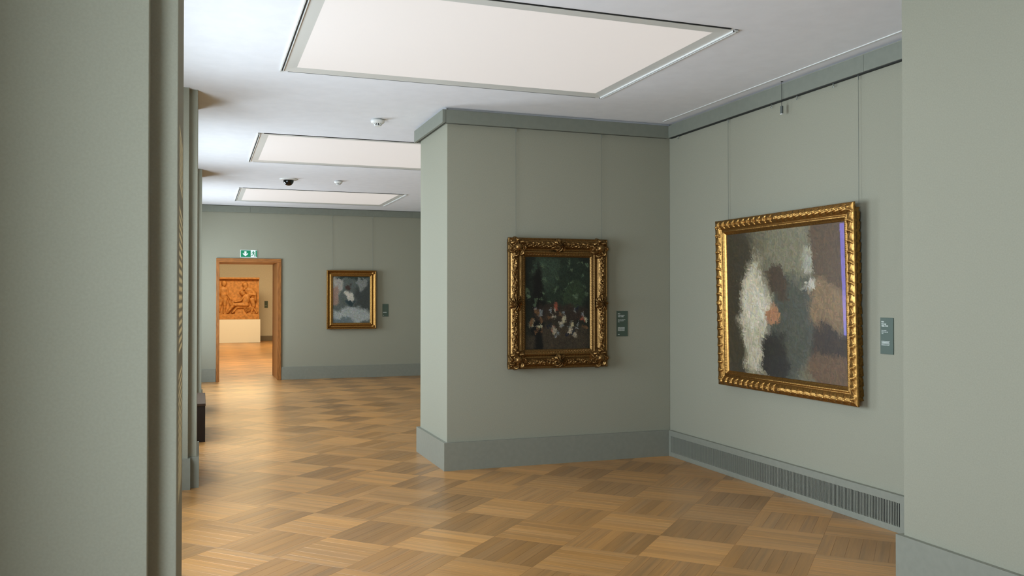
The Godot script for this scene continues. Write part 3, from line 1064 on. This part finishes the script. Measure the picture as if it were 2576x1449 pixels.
	prof = dense([Vector2(0.006, 0.0), Vector2(0.006, 0.05), Vector2(0.0, 0.056), Vector2(0.0, 0.07), Vector2(0.01, 0.08), Vector2(0.02, 0.078), Vector2(0.028, 0.066), Vector2(0.042, 0.05), Vector2(0.058, 0.044), Vector2(0.072, 0.05), Vector2(0.08, 0.06), Vector2(0.088, 0.062), Vector2(0.094, 0.056), Vector2(0.102, 0.054), Vector2(0.11, 0.056), Vector2(0.118, 0.048), Vector2(0.122, 0.04)], 0.006)
	var edge := func(s: float, d: float, L: float) -> float:
		if d > 0.002 and d < 0.022:
			return 0.005 * absf(sin(PI * s / 0.024))
		return 0.0
	add_frame(t, w, h, prof, edge, M.gold, 160)
	var leafy := boss(0.034, func(k, a): return 0.05 + 0.026 * (1.0 - k) * (0.6 + 0.4 * cos(6.0 * a)))
	for sx in [-1.0, 1.0]:
		for sy in [-1.0, 1.0]:
			var o := put("corner_leaf", leafy, M.gold, t)
			o.position = Vector3(sx * (w / 2 - 0.05), sy * (h / 2 - 0.05), 0)
	bx = new_st()
	box(bx, Vector3(-w / 2 + 0.03, -h / 2 + 0.03, 0.002), Vector3(w / 2 - 0.03, h / 2 - 0.03, 0.03))
	put("backing_board", done(bx), M.backing, t)
	tex = brush_canvas(320, 380, Color8(82, 88, 82), [
		[0.85, 0.45, 0.3, 0.4, 58, 62, 58], [0.12, 0.2, 0.2, 0.25, 150, 146, 136], [0.06, 0.42, 0.12, 0.22, 140, 116, 102], [0.78, 0.15, 0.15, 0.16, 118, 120, 114],
		[0.55, 0.02, 0.5, 0.05, 40, 50, 44], [0.5, 0.84, 0.6, 0.2, 148, 152, 146], [0.25, 0.96, 0.35, 0.1, 94, 104, 104], [0.44, 0.42, 0.14, 0.12, 182, 176, 160], [0.44, 0.57, 0.15, 0.08, 40, 54, 56], [0.44, 0.22, 0.08, 0.08, 62, 46, 40]], 5000, 0.1, 0.026, 9)
	add_canvas(t, w - 0.24, h - 0.24, 0.041, tex, 0.5)


# ================================================================ wall labels and the exit sign
func letters(parent: Node3D, text: String, at: Vector3, size: float, bold: bool) -> void:
	var f := SystemFont.new()
	f.font_names = PackedStringArray(["Droid Sans"])
	f.font_weight = 700 if bold else 400
	var tm := TextMesh.new()
	tm.font = f
	tm.text = text
	tm.font_size = 32
	tm.pixel_size = size / 32.0
	tm.depth = 0.0006
	tm.curve_step = 2.0
	var o := put("lettering", tm, M.print, parent)
	var bb := tm.get_aabb()
	o.position = at + Vector3(-bb.position.x, -bb.position.y - bb.size.y, 0)


func plaque(at: Vector3, turn: float, label: String, heads: Array, mids: Array, lines: int, foot: bool) -> void:
	var t := thing("wall_label", label, "wall label", at, "picture labels")
	t.rotation.y = turn
	boxes("plate", [[Vector3(-0.059, -0.1225, 0.0), Vector3(0.059, 0.1225, 0.006)]], M.plaque, t, 0.001)
	var y := 0.1
	for s in heads:
		letters(t, s, Vector3(-0.047, y, 0.0062), 0.0125, true)
		y -= 0.0145
	y = 0.04
	for s in mids:
		if s == "":                                # a translated title too small to read
			for k in 4:
				boxes("small_print", [[Vector3(-0.047 + k * 0.0155, y - 0.0055, 0.0058), Vector3(-0.0345 + k * 0.0155, y - 0.0015, 0.0064)]], M.print, t)
			y -= 0.0105
			continue
		letters(t, s, Vector3(-0.047, y, 0.0062), 0.0078, s == mids[0])
		y -= 0.0105
	# the small paragraph: words too small to read, as rows of short strokes
	var st := new_st()
	var r := RandomNumberGenerator.new()
	r.seed = 3 + lines
	y = -0.035
	for k in lines:
		var x := -0.047
		while x < 0.022:
			var w := r.randf_range(0.005, 0.014)
			box(st, Vector3(x, y - 0.0036, 0.0058), Vector3(minf(x + w, 0.026), y, 0.0064))
			x += w + 0.0022
		y -= 0.0082
	if foot:
		box(st, Vector3(-0.047, -0.107, 0.0058), Vector3(-0.044, -0.101, 0.0064))
		for k in 3:
			box(st, Vector3(-0.041 + k * 0.004, -0.107, 0.0058), Vector3(-0.038 + k * 0.004, -0.101, 0.0064))
	put("small_print", done(st), M.print, t).set_meta("kind", "stuff")


func build_labels() -> void:
	plaque(Vector3(RWX, 1.29, -4.663), -PI / 2, "green text label on the wall beside the largest painting", ["Max", "Slevogt", "1868–1932"], ["Feierstunde", "", "1900"], 4, false)
	plaque(Vector3(3.827, 1.297, -7.545), 0.0, "green text label beside the dark green painting on the wall stub", ["Max", "Liebermann", "1847–1935"], ["Münchner Biergarten", "", "1884"], 5, true)
	plaque(Vector3(3.404, 1.297, BACKZ), 0.0, "small green text label beside the plain gold frame on the end wall", [], [], 2, true)
	plaque(Vector3(2.2, 1.296, -32.2), 0.0, "text label on the beige wall beyond the doorway, beside the relief", [], [], 2, false)
	# exit sign over the door
	var t := thing("exit_sign", "green and white emergency exit sign with arrow and running figure above the doorway", "exit sign", Vector3(0.84, 2.36, BACKZ))
	boxes("plate", [[Vector3(-0.15, -0.07, 0.0), Vector3(0.15, 0.07, 0.012)]], M.sign_white, t, 0.001)
	boxes("green_field", [[Vector3(-0.143, -0.063, 0.011), Vector3(0.032, 0.063, 0.0135)]], M.sign_green, t)
	var st := new_st()
	flat(st, [Vector2(-0.018, 0.045), Vector2(0.018, 0.045), Vector2(0.018, 0.0), Vector2(-0.018, 0.0)], Vector2(-0.062, 0), 0.0145)
	flat(st, [Vector2(-0.042, 0.012), Vector2(-0.018, -0.008), Vector2(0.0, -0.048), Vector2(-0.05, -0.004)], Vector2(-0.062, 0), 0.0145)
	flat(st, [Vector2(0.042, 0.012), Vector2(0.05, -0.004), Vector2(0.0, -0.048), Vector2(0.018, -0.008)], Vector2(-0.062, 0), 0.0145)
	flat(st, [Vector2(-0.018, 0.002), Vector2(0.018, 0.002), Vector2(0.018, -0.012), Vector2(0.0, -0.048), Vector2(-0.018, -0.012)], Vector2(-0.062, 0), 0.0145)
	put("arrow", done(st), M.sign_white, t)
	st = new_st()
	flat(st, [Vector2(0.118, 0.063), Vector2(0.143, 0.063), Vector2(0.143, -0.063), Vector2(0.118, -0.05)], Vector2.ZERO, 0.0138)
	put("door_symbol", done(st), M.sign_green, t)
	st = new_st()
	var c := Vector2(0.082, 0.0)
	var ring := []
	for k in 12:
		ring.append(Vector2(-0.004 + 0.0105 * cos(TAU * k / 12.0), 0.043 + 0.0105 * sin(TAU * k / 12.0)))
	flat(st, ring, c, 0.0138)
	flat(st, [Vector2(-0.014, 0.03), Vector2(0.008, 0.03), Vector2(0.012, -0.008), Vector2(-0.01, -0.008)], c, 0.0138)
	for b in [[-0.012, 0.028, -0.034, 0.006], [0.006, 0.028, 0.026, 0.012], [-0.006, -0.006, -0.018, -0.032], [-0.018, -0.03, -0.04, -0.034], [0.006, -0.006, 0.02, -0.024], [0.02, -0.022, 0.016, -0.052]]:
		var a := Vector2(b[0], b[1])
		var e := Vector2(b[2], b[3])
		var nrm := (e - a).orthogonal().normalized() * 0.0048
		flat(st, [a + nrm, e + nrm, e - nrm, a - nrm], c, 0.0138)
	put("running_figure", done(st), M.sign_green, t)


# a convex polygon raised to height z
func flat(st: SurfaceTool, pts: Array, at: Vector2, z: float) -> void:
	for k in range(1, pts.size() - 1):
		tri(st, v3(pts[0] + at, z), v3(pts[k] + at, z), v3(pts[k + 1] + at, z), Vector3.BACK)
	for k in pts.size():
		var a: Vector2 = pts[k] + at
		var b: Vector2 = pts[(k + 1) % pts.size()] + at
		var n := (b - a).orthogonal()
		quad(st, v3(a, z), v3(b, z), v3(b, 0.011), v3(a, 0.011), Vector3(n.x, n.y, 0))


func v3(p: Vector2, z: float) -> Vector3:
	return Vector3(p.x, p.y, z)


# ================================================================ wires, hooks, detectors, bench
func hook_mesh() -> ArrayMesh:
	var st := new_st()
	var pts := []
	for k in 9:
		var a := PI * 1.35 * k / 8.0 - PI * 0.35
		pts.append(Vector3(0, -0.018 - 0.008 * sin(a), 0.008 * cos(a) - 0.004))
	pts.push_front(Vector3(0, 0.0, 0.0))
	tube(st, pts, 0.0022, 6)
	box(st, Vector3(-0.006, -0.006, -0.006), Vector3(0.006, 0.002, 0.006), 0.001)
	return done(st)


func wire(at: Vector3, length: float, label: String, group: String) -> void:
	var t := thing("hanging_wire", label, "wire", at, group)
	var st := new_st()
	tube(st, [Vector3.ZERO, Vector3(0, -length, 0)], 0.0013, 6)
	put("cord", done(st), M.wire, t)
	st = new_st()
	tube(st, [Vector3(0, 0.002, 0), Vector3(0, -0.03, 0)], 0.0035, 8)
	put("runner", done(st), M.steel, t)


func build_small_things() -> void:
	var rail_y := 3.104
	# wires that carry the pictures
	wire(Vector3(4.33, rail_y, -6.5), rail_y - 2.2, "thin hanging wire from rail to the corner-side end of the largest painting", "wires of the largest painting")
	wire(Vector3(4.33, rail_y, -4.903), rail_y - 2.2, "thin hanging wire from rail to the label-side end of the largest painting", "wires of the largest painting")
	wire(Vector3(2.733, rail_y, -7.53), rail_y - 2.08, "thin hanging wire above the bossed frame, on the side of the stub's free edge", "wires of the bossed frame")
	wire(Vector3(3.603, rail_y, -7.53), rail_y - 2.08, "thin hanging wire above the bossed frame, on the side of the room corner", "wires of the bossed frame")
	wire(Vector3(2.372, 3.12, BACKZ + 0.012), 3.12 - 2.05, "thin hanging wire above the small gold frame, on its doorway side", "wires of the small gold frame")
	wire(Vector3(3.152, 3.12, BACKZ + 0.012), 3.12 - 2.05, "thin hanging wire above the small gold frame, on its label side", "wires of the small gold frame")
	# empty hooks in the rail
	var hm := hook_mesh()
	for q in [[-7.34, "small empty steel hook in the picture rail close to the room corner"], [-5.885, "small empty steel hook in the picture rail, corner side of the hanging sensor"], [-5.565, "small empty steel hook in the picture rail, just past the hanging sensor"], [-5.155, "small empty steel hook in the picture rail midway from sensor to last wire"]]:
		var o := put("rail_hook", hm, M.steel)
		o.position = Vector3(4.33, rail_y, q[0])
		tag(o, q[1], "hook", "empty rail hooks")
	# a sensor on a cord from the ceiling
	var t := thing("hanging_sensor", "small grey sensor box hanging on a dark cord over the picture rail", "sensor", Vector3(4.295, 0, -5.71))
	var st := new_st()
	tube(st, [Vector3(0, CEIL, 0), Vector3(0, 3.05, 0)], 0.0016, 6)
	tube(st, [Vector3(-0.006, CEIL - 0.004, 0), Vector3(0.012, CEIL - 0.004, 0.004)], 0.003, 6)
	put("cord", done(st), M.slot, t)
	boxes("case", [[Vector3(-0.006, 2.995, -0.012), Vector3(0.008, 3.055, 0.012)]], M.sensor, t, 0.002)
	boxes("cap", [[Vector3(-0.0065, 2.988, -0.011), Vector3(0.0085, 2.995, 0.011)]], M.plastic, t, 0.001)
	# smoke detectors
	for q in [[Vector3(1.585, CEIL, -8.235), 1.0, "white smoke detector on the ceiling between first and second light panels"], [Vector3(1.885, CEIL, -12.79), 0.9, "white smoke detector on the ceiling beside the dome camera"]]:
		detector(q[0], q[1], q[2])
	# dome camera
	t = thing("dome_camera", "black glass dome camera in a white ceiling ring", "camera", Vector3(1.181, CEIL, -12.82))
	put("ceiling_ring", lathe([Vector2(0.0, 0.0), Vector2(0.126, 0.0), Vector2(0.126, -0.008), Vector2(0.118, -0.016), Vector2(0.078, -0.02), Vector2(0.074, -0.018)], 40), M.plastic, t)
	put("dome", grid(40, 14, func(u, v):
		var a: float = v * PI / 2
		return Vector3(cos(u * TAU) * cos(a) * 0.074, -0.02 - 0.078 * sin(a), sin(u * TAU) * cos(a) * 0.074), true), M.dome, t)
	# bench in the window bay
	t = thing("window_bench", "dark brown box bench in the window bay behind the second pier", "bench", Vector3(-0.25, 0, -10.45))
	boxes("seat_board", [[Vector3(-0.29, 0.385, -0.56), Vector3(0.304, 0.413, 0.56)]], M.bench, t, 0.003)
	boxes("end_panel", [[Vector3(-0.28, 0, 0.53), Vector3(0.3, 0.386, 0.556)]], M.bench_side, t, 0.002)
	boxes("end_panel", [[Vector3(-0.28, 0, -0.556), Vector3(0.3, 0.386, -0.53)]], M.bench_side, t, 0.002)
	boxes("front_panel", [[Vector3(0.27, 0, -0.53), Vector3(0.296, 0.386, 0.53)]], M.bench_side, t, 0.002)
	boxes("rear_panel", [[Vector3(-0.28, 0, -0.53), Vector3(-0.256, 0.386, 0.53)]], M.bench_side, t, 0.002)


func detector(at: Vector3, k: float, label: String) -> void:
	var t := thing("smoke_detector", label, "smoke detector", at, "smoke detectors")
	var body := lathe([Vector2(0.0, 0.0), Vector2(0.045, 0.0), Vector2(0.045, -0.006), Vector2(0.066, -0.012), Vector2(0.067, -0.022), Vector2(0.06, -0.036), Vector2(0.05, -0.042), Vector2(0.0, -0.042)], 40)
	var o := put("housing", body, M.plastic, t)
	o.scale = Vector3.ONE * k
	var c := put("sensing_chamber", lathe([Vector2(0.0, -0.042), Vector2(0.036, -0.042), Vector2(0.027, -0.063), Vector2(0.0, -0.063)], 32), M.black, t)
	c.scale = Vector3.ONE * k
	var st := new_st()
	for i in 14:
		var a := TAU * i / 14.0
		var e := TAU / 14.0 * 0.24
		var p := func(an: float, r: float, y: float) -> Vector3: return Vector3(cos(an) * r, y, sin(an) * r)
		var out := Vector3(cos(a), -0.3, sin(a))
		quad(st, p.call(a - e, 0.046, -0.041), p.call(a + e, 0.046, -0.041), p.call(a + e, 0.031, -0.065), p.call(a - e, 0.031, -0.065), out)
		for s in [-1.0, 1.0]:
			quad(st, p.call(a + s * e, 0.046, -0.041), p.call(a + s * e, 0.031, -0.065), p.call(a + s * e, 0.026, -0.065), p.call(a + s * e, 0.037, -0.041), Vector3(-sin(a) * s, 0, cos(a) * s))
	var g := put("guard_ribs", done(st), M.plastic, t)
	g.scale = Vector3.ONE * k
	var cap := put("cap", lathe([Vector2(0.0, -0.063), Vector2(0.033, -0.063), Vector2(0.031, -0.068), Vector2(0.0, -0.07)], 32), M.plastic, t)
	cap.scale = Vector3.ONE * k
